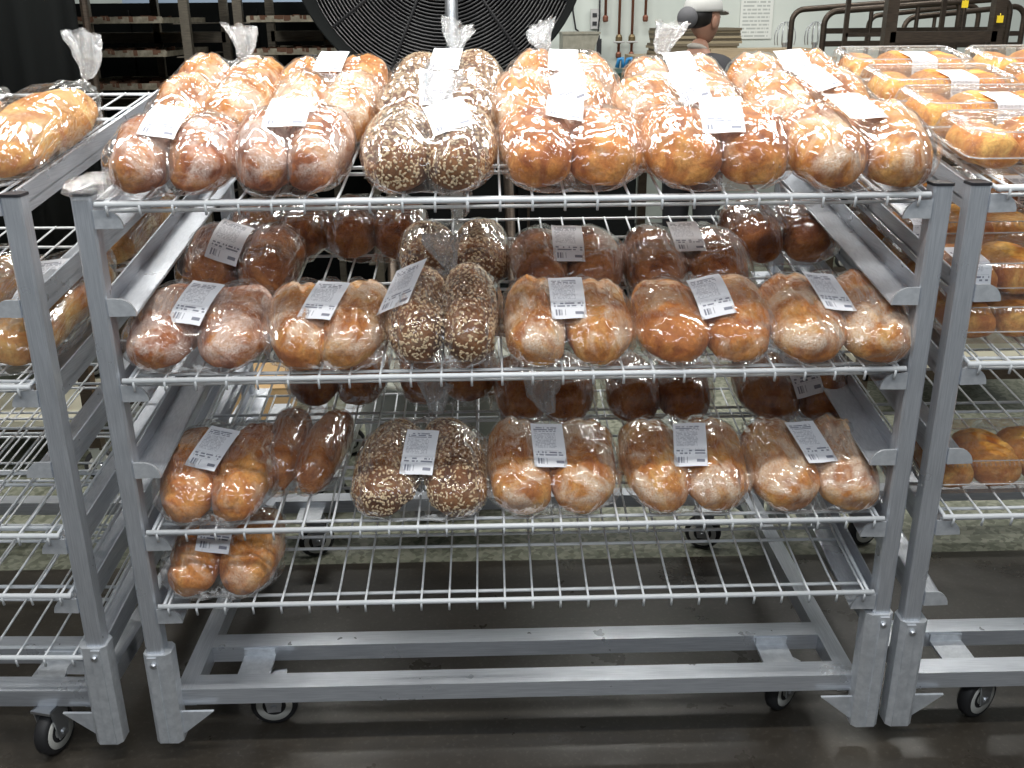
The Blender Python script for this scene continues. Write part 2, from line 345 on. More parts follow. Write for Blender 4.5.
# ------------------------------------------------------------------ bread
def fix_normals(me):
    bm = bmesh.new(); bm.from_mesh(me); bmesh.ops.recalc_face_normals(bm, faces=bm.faces); bm.to_mesh(me); bm.free()
def superell(t, n): 
    return math.copysign(abs(t) ** n, t)
def loaf_mesh(name, w, l, h, seed, mat_, slash=0, power=.66):
    nu, nv = 40, 28; vs = []; fs = []; rs = Vector((seed * 3.1, seed * 1.7, 0))
    for j in range(nv + 1):
        ph = -PI / 2 + PI * j / nv
        for i in range(nu):
            th = 2 * PI * i / nu
            cy = superell(math.sin(ph), .86); cr = abs(math.cos(ph)) ** power
            x = w / 2 * cr * superell(math.cos(th), .9); zz = superell(math.sin(th), .85) * cr
            z = h * (.26 + .14 * cr + (.60 * zz if zz > 0 else .40 * max(zz, -1)))
            y = l / 2 * cy; p = Vector((x, y, z))
            k = noise.noise(p * 12 + rs) * .009 + noise.noise(p * 30 + rs) * .004 + noise.noise(p * 75 + rs) * .0012
            if slash and zz > 0:   # baker's cut: a wandering slit with raised lips
                if slash == 1: d = x - .010 * math.sin(y * 22 + seed)
                else: d = (y * .9 + x * .7 + .012 * seed) % (l / 3) - l / 6
                g = math.exp(-(d / .006) ** 2); lip = math.exp(-((abs(d) - .015) / .008) ** 2)
                k += (-.011 * g + .005 * lip) * zz * min(1, 3 * (1 - abs(cy)))
            nrm = Vector((x / (w * w), y / (l * l), (z - .4 * h) / (h * h)))
            p += nrm.normalized() * k
            p.z = max(p.z, 0); vs.append(p)
        if j:
            a = (j - 1) * nu; b = j * nu
            fs += [(a + i, a + (i + 1) % nu, b + (i + 1) % nu, b + i) for i in range(nu)]
    me = bpy.data.meshes.new(name); me.from_pydata([tuple(v) for v in vs], [], fs); fix_normals(me); me.shade_smooth()
    me.materials.append(mat_); return me
def oats_mesh(me, n, seed):
    rnd = random.Random(seed); bm = bmesh.new(); bm.from_mesh(me); bm.faces.ensure_lookup_table()
    fl = [f for f in bm.faces if f.calc_area() > 1e-7 and f.normal.z > -.35]; ar = [f.calc_area() for f in fl]
    vs = []; fs = []
    for f in rnd.choices(fl, ar, k=n):
        c = f.calc_center_median(); vsf = [v.co for v in f.verts]; c = c.lerp(rnd.choice(vsf), rnd.random() * .9)
        nn = (f.normal + Vector((rnd.uniform(-.4, .4), rnd.uniform(-.4, .4), rnd.uniform(-.4, .4)))).normalized()
        a = nn.orthogonal().normalized(); a.rotate(Matrix.Rotation(rnd.uniform(0, 6.28), 3, nn)); b = nn.cross(a)
        r1, r2 = rnd.uniform(.0022, .0046), rnd.uniform(.0016, .0027); o = c + nn * .0008; k = len(vs)
        vs += [o + a * r1, o + a * r1 * .3 + b * r2, o - a * r1 * .7 + b * r2 * .6, o - a * r1, o - a * r1 * .3 - b * r2, o + a * r1 * .6 - b * r2 * .8, o + nn * .0016]
        fs += [(k + i, k + (i + 1) % 6, k + 6) for i in range(6)]
    bm.free(); m2 = bpy.data.meshes.new('oat_flakes'); m2.from_pydata([tuple(v) for v in vs], [], fs); m2.materials.append(OAT); return m2

def bag_mesh(w, l, h, seed, neck=None, twin=True, inner=None):
    """film pulled over the loaves; neck: None (tucked) or (x, y, z, dirx, diry, dirz, tail length)"""
    M = 72; rs = Vector((seed * 5.3, seed * 2.9, seed)); rings = []; nb = 56
    end_c = Vector((0, l * .48, h * .45)) if not neck else Vector(neck[:3])
    for j in range(nb + 1):
        t = j / nb; q = abs(2 * t - 1) ** (4.5 if t < .5 else 3.2); sc = max(0., 1 - q) ** .42
        y = -l / 2 + l * t
        zl = h * (.80 + .20 * math.sin(PI / 2 * min(1, t * 1.5)))
        bl = 0
        if t > .72: bl = ((t - .72) / .28) ** 1.6
        rr = max(sc, .02)
        c0 = Vector((0, y, zl * .5 * (.25 + .75 * rr))); c = c0.lerp(end_c, bl)
        if neck and t > .72: rr = max(rr * (1 - bl) + .05 * bl, .05)
        ring = []
        for i in range(M):
            th = 2 * PI * i / M; cs, sn = math.cos(th), math.sin(th)
            fl_ = .8 + .2 * bl
            x = w / 2 * rr * superell(cs, fl_); z = zl / 2 * rr * superell(sn, fl_)
            if twin and sn > 0: z -= .17 * h * math.exp(-(x / (w * .13)) ** 2) * sn * (1 - bl) * min(1, sc * 1.2)
            yy = 0
            if twin: yy = .016 * math.exp(-(x / (w * .10)) ** 2) * max(0, 1 - 6 * t)
            if twin: z += -.10 * h * sn * (max(0, abs(x) / (w / 2) - .55)) * (sn > 0)
            p = c + Vector((x, yy, z))
            wr = noise.noise(p * 11 + rs); rg = 1 - abs(noise.noise(Vector((p.x * 16, p.y * 7, p.z * 14)) + rs)) * 2.4
            rg2 = 1 - abs(noise.noise(Vector((p.x * 8 + p.y * 9, p.y * 17 - p.x * 8, p.z * 20)) - rs)) * 2.6
            amp = .0060 * wr + .0022 * max(0, rg) ** 2 + .0020 * max(0, rg2) ** 2
            if bl > 0: amp += .06 * rr * w * (.5 + .5 * bl) * math.sin(th * 13 + 4 * noise.noise(Vector((th, t * 3, seed)))) * min(1, bl * 3)
            if sn < -.2 and abs(cs) > .5: amp += .006 * max(0, rg2)      # loose film at the foot
            d = (p - c); d = d.normalized() if d.length > 1e-6 else Vector((0, 0, 1))
            p = p + d * amp; p.z = max(p.z, .0012); ring.append(p)
        rings.append(ring)
    ntail = 0
    if neck:
        D = Vector(neck[3:6]).normalized(); tl = neck[6]; A = D.cross(Vector((0, 1, .3))).normalized(); B = D.cross(A); ntail = 12
        for j in range(1, ntail + 1):
            t = j / ntail; c = end_c + D * tl * t + Vector((.012 * math.sin(t * 3 + seed), 0, 0)); ra = .008 + .028 * t ** .8; rb = .006 + .008 * t
            ring = []
            for i in range(M):
                th = 2 * PI * i / M
                k = 1 + .22 * math.sin(th * 9 + 3 * noise.noise(Vector((th * 1.2, t * 2, seed)))) + .25 * noise.noise(Vector((th * 2, t * 5, seed)))
                p = c + (A * math.cos(th) * ra + B * math.sin(th) * rb) * k + D * (.014 * noise.noise(Vector((th * 1.4, 0, seed))) * t)
                ring.append(p)
            rings.append(ring)
    if inner:      # the film lies over the loaves, never inside them
        pv, pp = [], []
        for me_, mt in inner:
            k = len(pv); pv += [mt @ v.co for v in me_.vertices]; pp += [tuple(i + k for i in f.vertices) for f in me_.polygons]
        bv = BVHTree.FromPolygons(pv, pp)
        for r in rings:
            for p in r:
                hit = bv.find_nearest(p, .05)
                if hit[0] is None: continue
                sd = (p - hit[0]).dot(hit[1])
                if sd < .0035 and (sd < 0 or hit[3] < .0035): p += hit[1] * (.0035 - sd)
                p.z = max(p.z, .0010)
    vs = [tuple(p) for r in rings for p in r]; fs = []
    for j in range(len(rings) - 1):
        a = j * M; b = a + M; fs += [(a + i, a + (i + 1) % M, b + (i + 1) % M, b + i) for i in range(M)]
    fs.append(tuple(range(M - 1, -1, -1)))
    if not neck: fs.append(tuple((len(rings) - 1) * M + i for i in range(M)))
    me = bpy.data.meshes.new('plastic_bag'); me.from_pydata(vs, [], fs); me.shade_smooth()
    me.materials.append(FILM); me.materials.append(FILM_TAIL)
    if neck:
        k = (len(rings) - 1 - ntail) * M
        for f in me.polygons:
            if f.index >= k and f.index < (len(rings) - 1) * M: f.material_index = 1
    return me
def label_mesh(bag_me, lx, ly, ang, lw=.064, ll=.108, lift=.004, curl=.0):
    ly -= .035
    bvh = BVHTree.FromPolygons([v.co for v in bag_me.vertices], [p.vertices for p in bag_me.polygons])
    R = Matrix.Rotation(ang, 2); import numpy as np
    pts = []
    nx, ny = 6, 9
    for j in range(ny + 1):
        for i in range(nx + 1):
            u = (i / nx - .5) * lw; v = (j / ny - .5) * ll; p = R @ Vector((u, v)); x, y = p.x + lx, p.y + ly
            hit = bvh.ray_cast(Vector((x, y, .5)), Vector((0, 0, -1)))
            z = hit[0].z if hit[0] else None; pts.append((u, v, x, y, z))
    ok = [q for q in pts if q[4] is not None]; A = np.array([[1, q[0], q[1], q[1] ** 2] for q in ok]); bz = np.array([q[4] for q in ok])
    cf = np.linalg.lstsq(A, bz, rcond=None)[0]; cf[3] = max(min(cf[3], 2.5), -4)
    fit = lambda u, v: cf[0] + cf[1] * u + cf[2] * v + cf[3] * v * v
    up = max([q[4] - fit(q[0], q[1]) for q in ok]) * .75 + lift
    vs = [(q[2], q[3], fit(q[0], q[1]) + up + .16 * (q[1] - ll / 2) + .010 + .0016 * math.sin(q[0] * 90 + lx * 50) * (abs(q[1]) / ll)) for q in pts]; fs = []
    for j in range(ny):
        for i in range(nx): a = j * (nx + 1) + i; fs.append((a, a + 1, a + nx + 2, a + nx + 1))
    me = bpy.data.meshes.new('price_label'); me.from_pydata(vs, [], fs); uv = me.uv_layers.new(name='UVMap')
    for lp in me.loops: 
        i = lp.vertex_index % (nx + 1); j = lp.vertex_index // (nx + 1); uv.data[lp.index].uv = (i / nx, j / ny)
    me.materials.append(LABEL); me.shade_smooth(); return me

KIND = {'red': (C_RED, 0, 'reddish-brown floured loaves'), 'gold': (C_GOLD, 1, 'golden split loaves dusted with flour'), 'tan': (C_TAN, 2, 'orange-tan slashed loaves'),
        'brown': (C_BRN, 0, 'dark brown glossy loaves'), 'seed': (C_SEED, 0, 'dark seeded loaves coated in oat flakes')}
LOAF = {}; BAG = {}
def get_loaf(kind, v, w, l, h):
    k = (kind, v, round(w, 3), round(l, 3), round(h, 3))
    if k not in LOAF:
        me = loaf_mesh('loaf', w, l, h, v * 1.3 + len(kind), KIND[kind][0], KIND[kind][1]); LOAF[k] = (me, oats_mesh(me, 1150, v) if kind == 'seed' else None)
    return LOAF[k]
def get_bag(w, l, h, seed, neck, twin=True):
    k = (round(w, 3), round(l, 3), round(h, 3), seed, neck, twin)
    if k not in BAG: BAG[k] = bag_mesh(w, l, h, seed, neck, twin)
    return BAG[k]
NECKS = {0: None, 1: (0, .125, .085, .05, .35, .9, .075), 2: (.01, .12, .09, .3, .5, .8, .08), 3: (-.02, .12, .10, -.25, .6, .75, .07)}
def shelf_z(sz, y): return sz + .004 + SL * y
FWD = -.03
npack = [0]
def pack(kind, x, y, sz, label, group, w=.25, l=.25, h=.105, neck=0, lab=(0, -.01, 0), rz=0., splay=.05, lift=0., tilt=0., swell=1., seed=None, ltw=.064, ltl=.108, roll=0.):
    npack[0] += 1; y += FWD; seed = seed if seed is not None else npack[0] % 5
    t = empty('bread_bag', (x, y, shelf_z(sz, y) + lift), (math.atan(SL) + tilt, roll, rz), label, 'bread', group)
    t.rotation_mode = 'ZXY'; t.rotation_euler = (math.atan(SL) + tilt, roll, rz)
    me, oats = None, None; rnd = random.Random(npack[0] * 11)
    inner = []; hh = max(.105, round(h * 50) / 50) if False else .11; q = (round(w / .245 * 20) / 20, round(l / .25 * 20) / 20, round(h / .11 * 20) / 20)
    for s in (-1, 1):
        v = (npack[0] + (s > 0)) % 3; me, oats = get_loaf(kind, v, w * .485, l * .92, h * .90)
        o = link('loaf', me, t, None, (s * w * .236, 0, .003), (.05, s * -.04, s * splay * -1 + rnd.uniform(-.03, .03)))
        inner.append((me, Matrix.LocRotScale(o.location, o.rotation_euler, None)))
        if oats: tag(link('oat_flakes', oats, o), kind='stuff')
    nk = NECKS[neck]; bg = bag_mesh(w, l, h, npack[0], nk, True, inner)
    link('plastic_bag', bg, t)
    if lab: link('price_label', label_mesh(bg, lab[0], lab[1], lab[2], ltw, ltl), t)
    return t
G1 = 'bagged loaves on the top shelf'; G2 = 'bagged loaves on the second shelf'; G3 = 'bagged loaves on the third shelf'
TOP, SH2, SH3, SH4 = 1.167, .851, .543, .378
# top shelf, front row
pack('red', -.592, .145, TOP, 'bag of two floured reddish loaves at the left front corner of the top shelf', G1, .225, .25, .115, 0, (-.005, .01, -.15), ltl=.092)
pack('red', -.388, .145, TOP, 'bag of two narrow floured reddish loaves, second from left along the top shelf front', G1, .205, .26, .125, 0, (.0, .02, -.06), ltw=.075, ltl=.092)
pack('seed', -.150, .15, TOP, 'bag of two oat-covered dark loaves at the front of the top shelf', G1, .24, .26, .12, 2, (.035, .01, .25), ltw=.07, ltl=.092)
pack('tan', .100, .15, TOP, 'two broad tan slashed loaves, top shelf front, right beside the oat-covered bag', G1, .265, .25, .12, 0, (-.01, .045, -.1), splay=.09, ltl=.092)
pack('tan', .355, .145, TOP, 'bag of two broad tan loaves at the top shelf front, label standing upright between them', G1, .265, .25, .125, 0, (0, -.0, -.06), ltw=.072, ltl=.092)
pack('gold', .605, .145, TOP, 'bag of two floured tan loaves at the right front corner of the top shelf', G1, .265, .27, .12, 0, (-.01, .03, .3), ltw=.08, ltl=.092)
# top shelf, middle row
pack('gold', -.60, .42, TOP, 'bag of two pale golden loaves behind the left front corner bag on the top shelf', G1, .23, .25, .12, 0, None, lift=.004, ltl=.085)
pack('gold', -.37, .43, TOP, 'golden loaves in film, top shelf middle row, just left of the oat-covered bag', G1, .22, .25, .125, 0, None, lift=.004, ltl=.085)
pack('seed', -.145, .42, TOP, 'bag of two oat-covered loaves in the middle row of the top shelf', G1, .24, .25, .12, 0, (.0, -.02, .0), lift=.004, ltl=.085)
pack('gold', .08, .42, TOP, 'floured golden loaves, top shelf middle row, just right of the oat-covered bag', G1, .25, .25, .125, 0, (.03, -.03, .1), lift=.004, ltl=.085)
pack('gold', .335, .40, TOP, 'floured loaves with a slanted label, top shelf middle row, second from right', G1, .26, .25, .12, 0, (0, -.02, .3), lift=.004, ltl=.085, rz=.1)
pack('gold', .60, .41, TOP, 'floured loaves in film at the right end of the top shelf middle row', G1, .26, .26, .12, 0, (.0, .0, .45), lift=.004, ltl=.085)
# top shelf, rear row
pack('gold', -.62, .665, TOP, 'golden loaves at the left rear of the top shelf, film tail standing up', G1, .25, .25, .115, 1, None, lift=.0, ltl=.08)
pack('gold', -.385, .665, TOP, 'golden loaves with tilted label, top shelf rear row, second from left', G1, .25, .25, .115, 0, (0, .0, -.15), lift=.0, ltl=.08)
pack('seed', -.135, .67, TOP, 'oat-covered loaves at the rear of the top shelf before the chrome pole', G1, .25, .26, .118, 2, (0, .0, -.12), lift=.0, ltl=.08)
pack('gold', .12, .665, TOP, 'pale floured loaves, top shelf rear row, right of the oat-covered bag', G1, .25, .26, .118, 3, (.0, -.01, -.1), lift=.0, ltl=.08)
pack('gold', .375, .655, TOP, 'small golden loaves with spiky film tail, top shelf rear row, second from right', G1, .23, .25, .108, 1, (0, .0, .1), lift=.0, ltl=.08)
pack('gold', .625, .66, TOP, 'floured loaves at the right rear of the top shelf, nearest the bronze carts', G1, .26, .25, .112, 0, (0, .0, .1), lift=.0, ltl=.08)
# second shelf
pack('red', -.585, .155, SH2, 'bag of two floured reddish loaves at the left front corner of the second shelf', G2, .27, .27, .11, 0, (-.0, .005, -.25), splay=-.03)
pack('gold', -.352, .15, SH2, 'round golden flour-streaked loaves, second shelf front, second from left', G2, .235, .27, .11, 0, (0, .01, -.25), splay=.16)
pack('seed', -.135, .165, SH2, 'bag of two tall oat-covered loaves at the front of the second shelf, curled label', G2, .21, .30, .13, 1, (-.075, .02, -.3), splay=.0, lift=.004)
pack('gold', .095, .15, SH2, 'bag of two heavily floured tan loaves at the centre of the second shelf front', G2, .255, .26, .11, 0, (0, .01, .02))
pack('tan', .352, .15, SH2, 'tan crackled loaves on the second shelf front, right of the centre floured bag', G2, .27, .27, .11, 0, (.01, .01, .12))
pack('gold', .605, .15, SH2, 'bag of two golden split loaves at the right front corner of the second shelf', G2, .285, .28, .11, 0, (-.02, .02, .16))
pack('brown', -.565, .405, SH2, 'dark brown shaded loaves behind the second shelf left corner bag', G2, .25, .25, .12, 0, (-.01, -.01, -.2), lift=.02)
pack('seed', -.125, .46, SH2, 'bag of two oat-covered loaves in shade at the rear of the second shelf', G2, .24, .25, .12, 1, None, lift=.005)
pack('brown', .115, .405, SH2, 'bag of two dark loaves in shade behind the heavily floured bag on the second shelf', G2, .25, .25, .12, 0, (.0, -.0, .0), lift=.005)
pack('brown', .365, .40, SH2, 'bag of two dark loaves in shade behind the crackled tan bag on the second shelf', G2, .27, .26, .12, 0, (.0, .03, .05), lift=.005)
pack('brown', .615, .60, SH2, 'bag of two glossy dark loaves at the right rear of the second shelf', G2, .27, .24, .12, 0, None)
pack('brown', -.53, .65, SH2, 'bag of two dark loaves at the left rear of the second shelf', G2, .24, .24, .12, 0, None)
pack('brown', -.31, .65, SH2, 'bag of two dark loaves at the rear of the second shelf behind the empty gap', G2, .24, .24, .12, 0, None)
# third shelf
pack('tan', -.590, .16, SH3, 'bag of two shiny orange-brown loaves at the left front corner of the third shelf', G3, .235, .29, .11, 0, (-.005, .02, -.3))
pack('seed', -.19, .165, SH3, 'broad bag of two oat-covered dark loaves at the third shelf front', G3, .265, .29, .11, 2, (.0, .0, -.1), splay=-.16, seed=4)
pack('gold', .068, .16, SH3, 'shiny orange-brown loaves, film tail up, right of the third shelf oat-covered bag', G3, .275, .27, .115, 1, (-.005, .01, .04), splay=.12)
pack('gold', .337, .16, SH3, 'bag of two flour-patched loaves on the third shelf front, second from right', G3, .26, .27, .11, 0, (.005, .01, -.12))
pack('gold', .592, .155, SH3, 'bag of two shiny brown loaves at the right front corner of the third shelf', G3, .275, .27, .11, 0, (-.01, .015, .22))
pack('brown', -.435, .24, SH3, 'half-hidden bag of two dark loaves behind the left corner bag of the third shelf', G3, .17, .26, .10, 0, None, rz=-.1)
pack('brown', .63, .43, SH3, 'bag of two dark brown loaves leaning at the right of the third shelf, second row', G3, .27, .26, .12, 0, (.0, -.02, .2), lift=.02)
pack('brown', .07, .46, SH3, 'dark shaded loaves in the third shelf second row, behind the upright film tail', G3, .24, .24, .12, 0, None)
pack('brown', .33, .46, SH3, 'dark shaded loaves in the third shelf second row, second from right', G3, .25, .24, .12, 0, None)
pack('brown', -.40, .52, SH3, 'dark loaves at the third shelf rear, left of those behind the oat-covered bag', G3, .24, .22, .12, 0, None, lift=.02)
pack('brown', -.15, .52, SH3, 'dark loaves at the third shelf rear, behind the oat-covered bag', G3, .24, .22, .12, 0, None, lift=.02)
pack('tan', -.593, .145, SH4, 'bag of two shiny orange-brown loaves alone on the lowest shelf', 'bagged loaves on the lowest shelf', .235, .25, .105, 0, (-.01, .02, .0))

# long golden loaves on the left rack
LONG = [loaf_mesh('loaf', .132, .42, .10, 3, C_YEL, 2), loaf_mesh('loaf', .132, .42, .10, 6, C_YEL, 2)]
IN = [(LONG[0], Matrix.Translation((0, 0, .004)))]
LB = [bag_mesh(.155, .46, .116, 7, (0, .235, .09, .1, .35, .95, .10), False, IN), bag_mesh(.156, .46, .116, 8, (0, .235, .09, -.4, .3, .9, .09), False, IN), bag_mesh(.156, .46, .116, 9, None, False, IN)]
def long_pack(x, y, sz, v, b, rz, label, group, lab=None):
    x += .036 + .035 * y; rz -= .035
    t = empty('bread_bag', (x, y, shelf_z(sz, y)), (0, 0, 0), label, 'bread', group); t.rotation_mode = 'ZXY'; t.rotation_euler = (math.atan(SL), 0, rz)
    link('loaf', LONG[v], t, None, (0, 0, .004)); link('plastic_bag', LB[b], t)
    if lab: link('price_label', label_mesh(LB[b], *lab), t)
GL = 'long golden loaves on the left rack'
long_pack(-.950, .285, TOP, 0, 0, 0, 'long golden loaf in knotted film, left rack top, nearest its side rail', GL)
long_pack(-1.115, .26, TOP, 1, 2, 0, 'long golden loaf in film, second from the side rail on the left rack top', GL)
long_pack(-1.28, .27, TOP, 0, 1, .04, 'long golden loaf on the left rack top, third from the side rail', GL)
long_pack(-.952, .245, .842, 1, 0, 0, 'long labelled golden loaf, left rack second shelf, nearest its side rail', GL, (-.0, .0, .02, .07, .13))
long_pack(-1.115, .245, .842, 0, 2, 0, 'long labelled golden loaf, left rack second shelf, second from its side rail', GL, (0, -.01, 0, .07, .11))
long_pack(-.965, .715, .842, 0, 0, 0, 'long golden loaf at the rear of the left rack second shelf, nearest its side rail', GL)
long_pack(-1.28, .245, .842, 1, 2, 0, 'long golden loaf, third from the side rail on the left rack second shelf', GL)

# clamshell boxes
def rrect(w, d, r, n=5):
    o = []
    for cx, cy, a0 in ((w / 2 - r, d / 2 - r, 0), (-w / 2 + r, d / 2 - r, PI / 2), (-w / 2 + r, -d / 2 + r, PI), (w / 2 - r, -d / 2 + r, 1.5 * PI)):
        for k in range(n + 1): a = a0 + PI / 2 * k / n; o.append((cx + r * math.cos(a), cy + r * math.sin(a)))
    return o
def loft(levels, close_top=True, close_bot=True):
    b = MB(); n = None; vs = []; fs = []
    for i, (w, d, r, z) in enumerate(levels):
        q = rrect(w, d, r); n = len(q); vs += [(x, y, z) for x, y in q]
        if i: fs += [((i - 1) * n + k, (i - 1) * n + (k + 1) % n, i * n + (k + 1) % n, i * n + k) for k in range(n)]
    if close_bot: fs.append(tuple(range(n - 1, -1, -1)))
    if close_top: fs.append(tuple(range((len(levels) - 1) * n, len(levels) * n)))
    return b.add(vs, fs)
CW, CD, CH = .315, .205, .072
def clam_meshes(w, d, h):
    tr = loft([(w - .03, d - .03, .02, .001), (w - .022, d - .022, .02, .004), (w - .01, d - .01, .022, h * .42), (w, d, .024, h * .43), (w, d, .024, h * .45)], close_top=False)
    ld = loft([(w, d, .024, h * .455), (w, d, .024, h * .475), (w - .012, d - .012, .022, h * .48), (w - .03, d - .03, .022, h * .93), (w - .042, d - .042, .02, h), (w - .058, d - .058, .018, h), (w - .064, d - .064, .016, h - .003)], close_bot=False)
    for s in (-1, 1):
        for k in range(26):
            x = -w / 2 + .04 + (w - .08) * k / 25; ld.tube([(x, s * (d / 2 - .014), h * .90), (x, s * (d / 2 - .024), h + .001)], .0016, 5)
        for k in range(17):
            y = -d / 2 + .035 + (d - .07) * k / 16; ld.tube([(s * (w / 2 - .014), y, h * .90), (s * (w / 2 - .024), y, h + .001)], .0016, 5)
    return tr.mesh('tray'), ld.mesh('lid')
TRAY, LID = clam_meshes(CW, CD, CH)
for me in (TRAY, LID): me.materials.append(PET)
def rim_mesh(w, d, h):
    b = MB()
    for (ww, dd, r, z) in ((w + .001, d + .001, .024, h * .465), (w - .046, d - .046, .02, h + .0005)):
        q = rrect(ww, dd, r); b.tube([(x, y, z) for x, y in q] + [(q[0][0], q[0][1], z)], .0014, 5, False)
    me = b.mesh('rim'); me.materials.append(PET_EDGE); return me
RIMM = rim_mesh(CW, CD, CH)
CAKES = [loaf_mesh('pastry', .098, .165, .066, 11 + k, C_CAKE, 2 if k % 2 else 0, .5) for k in range(3)]
def clam_label(w, d, h, lw=.06, top=.05, front=.034):
    b = MB(); y0 = -d / 2; vs = []; pr = [(y0 + .052 + top, h + .003), (y0 + .03, h + .003), (y0 + .016, h - .002), (y0 + .008, h * .62), (y0 + .003, h * .62 - front * .4)]
    for y, z in pr: vs += [(-lw / 2, y, z), (lw / 2, y, z)]
    me = b.add(vs, [(2 * i, 2 * i + 1, 2 * i + 3, 2 * i + 2) for i in range(4)]).mesh('price_label'); uv = me.uv_layers.new(name='UVMap')
    for lp in me.loops: i = lp.vertex_index; uv.data[lp.index].uv = (i % 2, 1 - (i // 2) / 4)
    me.materials.append(LABEL); return me
CL = clam_label(CW, CD, CH)
def clamshell(x, y, z, label, lx=.03, rz=0., sl=SL, lab=True):
    t = empty('clamshell_box', (x, y, z), (0, 0, 0), label, 'food box', 'clear clamshell boxes of pastries on the right rack'); t.rotation_mode = 'ZXY'; t.rotation_euler = (math.atan(sl), 0, rz)
    for k in range(3): link('pastry', CAKES[k], t, None, ((k - 1) * .093, 0, .003))
    link('tray', TRAY, t); link('lid', LID, t); link('rim', RIMM, t)
    if lab: link('price_label', CL, t, None, (lx, 0, 0))
TX = .945; names = ['front', 'second from the front', 'third from the front', 'rear']
for r in range(4):
    y = .145 + .212 * r
    clamshell(TX, y, 1.176 + .005 + SL * y, f'clear clamshell of golden pastries on the right rack top, left column, {names[r]}', .02)
    clamshell(TX + .325, y, 1.176 + .005 + SL * y, f'clear clamshell of golden pastries on the right rack top, right column, {names[r]}', .02)
for r, y in enumerate((.15, .37, .59)):
    for s in range(2):
        for c, col_ in enumerate(('left', 'right')):
            clamshell(TX + .012 + .325 * c, y + .02 * s, .858 + .005 + SL * y + .078 * s, f'{"upper" if s else "lower"} clamshell, {col_} column of right rack second shelf, {("front", "middle", "rear")[r]} stack', -.11 if s else .05, lab=(s == 1 or r > 0))
clamshell(TX + .02, .15, .544 + .005 + SL * .15, 'clear clamshell of long golden loaves on the right rack third shelf, nearest the post', .10)
clamshell(TX + .35, .15, .544 + .005 + SL * .15, 'clear clamshell on the right rack third shelf, right one', .10)

# crumpled tail of the left corner bag
def loose_tail():
    me = bag_mesh(.11, .08, .032, 21, None, False); me.materials[0] = film_mat('crumpled_film', (.96, .96, .96), .05, 1.4, 30, .10, 1.)
    for o in COL.objects:
        if o.get('label', '').startswith('bag of two floured reddish loaves at the left front corner of the top shelf'):
            link('bag_tail', me, o, None, (-.122, -.070, .0), (0, 0, .6)); return
loose_tail()

# ------------------------------------------------------------------ background
# black drum fan
def fan(x, y, z, R):
    t = empty('drum_fan', (x, y, 0), label='large round black drum fan with close ring grille standing behind the racks', cat='fan')
    M = Matrix.Translation((0, 0, z)) @ Matrix.Rotation(PI / 2, 4, 'X')
    MB().lathe([(R * .98, .0), (R, .01), (R * 1.01, .04), (R, .05), (R * .985, -.22), (R * .97, -.22), (R * .96, .0)], 64, M @ Matrix.Rotation(PI, 4, 'X')).build('drum', BLACK, t, smooth=True)
    MB().lathe([(.01, -.20), (R * .97, -.20), (R * .97, -.19), (.01, -.19)], 48, M).build('back_disc', BLACK, t)
    g = MB(); gm = mat('black_grille_wire', (.03, .03, .032), .35)
    for k in range(38):
        r = .05 + (R - .06) * k / 37; dome = .05 * (1 - (r / R) ** 2)
        pts = [(r * math.cos(a), -dome - .02, z + r * math.sin(a)) for a in [2 * PI * i / 56 for i in range(57)]]
        g.tube(pts, .0032, 5, False)
    tag(g.build('grille_rings', gm, t), kind='stuff')
    for k in range(12):
        a = 2 * PI * k / 12 + .1
        MB().tube([(r * math.cos(a), -.05 * (1 - (r / R) ** 2) - .024, z + r * math.sin(a)) for r in (.04, R * .35, R * .7, R)], .005, 6).build('grille_rib', gm, t)
    MB().lathe([(.0, .08), (.07, .08), (.09, .06), (.09, .05)], 24, M).build('hub', BLACK, t, smooth=True)
    for k in range(3):
        a = 2 * PI * k / 3; bl = MB().prism([(-.06, .08), (.07, .08), (.13, R * .85), (-.10, R * .85)], 1, .10, .104)
        o = bl.build('blade', DARKM, t); o.location = (0, 0, z); o.rotation_euler = (0, a, 0)
    for s in (-1, 1):
        MB().tube([(s * .20, .10, z - R * .9), (s * .24, .10, .06), (s * .24, .0, .03), (s * .24, .4, .03)], .018, 8).build('leg', DARKM, t, smooth=True)
    MB().tube([(-.23, .10, .40), (.23, .10, .40)], .016, 8).build('cross_bar', DARKM, t)
fan(-.187, 1.8, 1.69, .47)
t = empty('chrome_pole', (-.155, 1.64, 0), label='thin upright chrome pole standing between the centre rack and the black fan', cat='pole')
MB().tube([(0, 0, .02), (0, 0, 2.5)], .0205, 16).build('pole', STEEL, t, smooth=True)
MB().lathe([(.055, 0), (.055, .01), (.04, .022), (.02, .05)], 28).build('base', DARKM, t, smooth=True)
# cabinet shapes added as dark backing for the gaps behind the racks
def cabinet(x0, x1, y0, y1, h, label):
    t = empty('dark_backing_cabinet', ((x0 + x1) / 2, y0, 0), label=label, cat='cabinet'); hw = (x1 - x0) / 2
    MB().box(-hw, hw, .02, y1 - y0, .0, h).build('body', BLACK, t); n = max(1, round((x1 - x0) / .6))
    for k in range(n):
        a = -hw + 2 * hw * k / n; d = MB().box(a + .006, a + 2 * hw / n - .006, 0, .018, .06, h - .03).build('door', BLACK, t)
        link('handle', MB().tube([(a + .05, -.03, h * .6), (a + .05, -.03, h * .75)], .006, 6).mesh('handle'), d, DARKM)
cabinet(-.46, .62, 2.75, 3.3, .93, 'low black cabinet shape added as dark backing behind the drum fan')
cabinet(2.1, 3.6, 4.4, 4.9, .93, 'low black cabinet shape added as dark backing behind the person at the right')
cabinet(-2.9, -.52, 3.25, 3.75, 1.53, 'tall black cabinet shape added as dark backing behind the two pan racks')
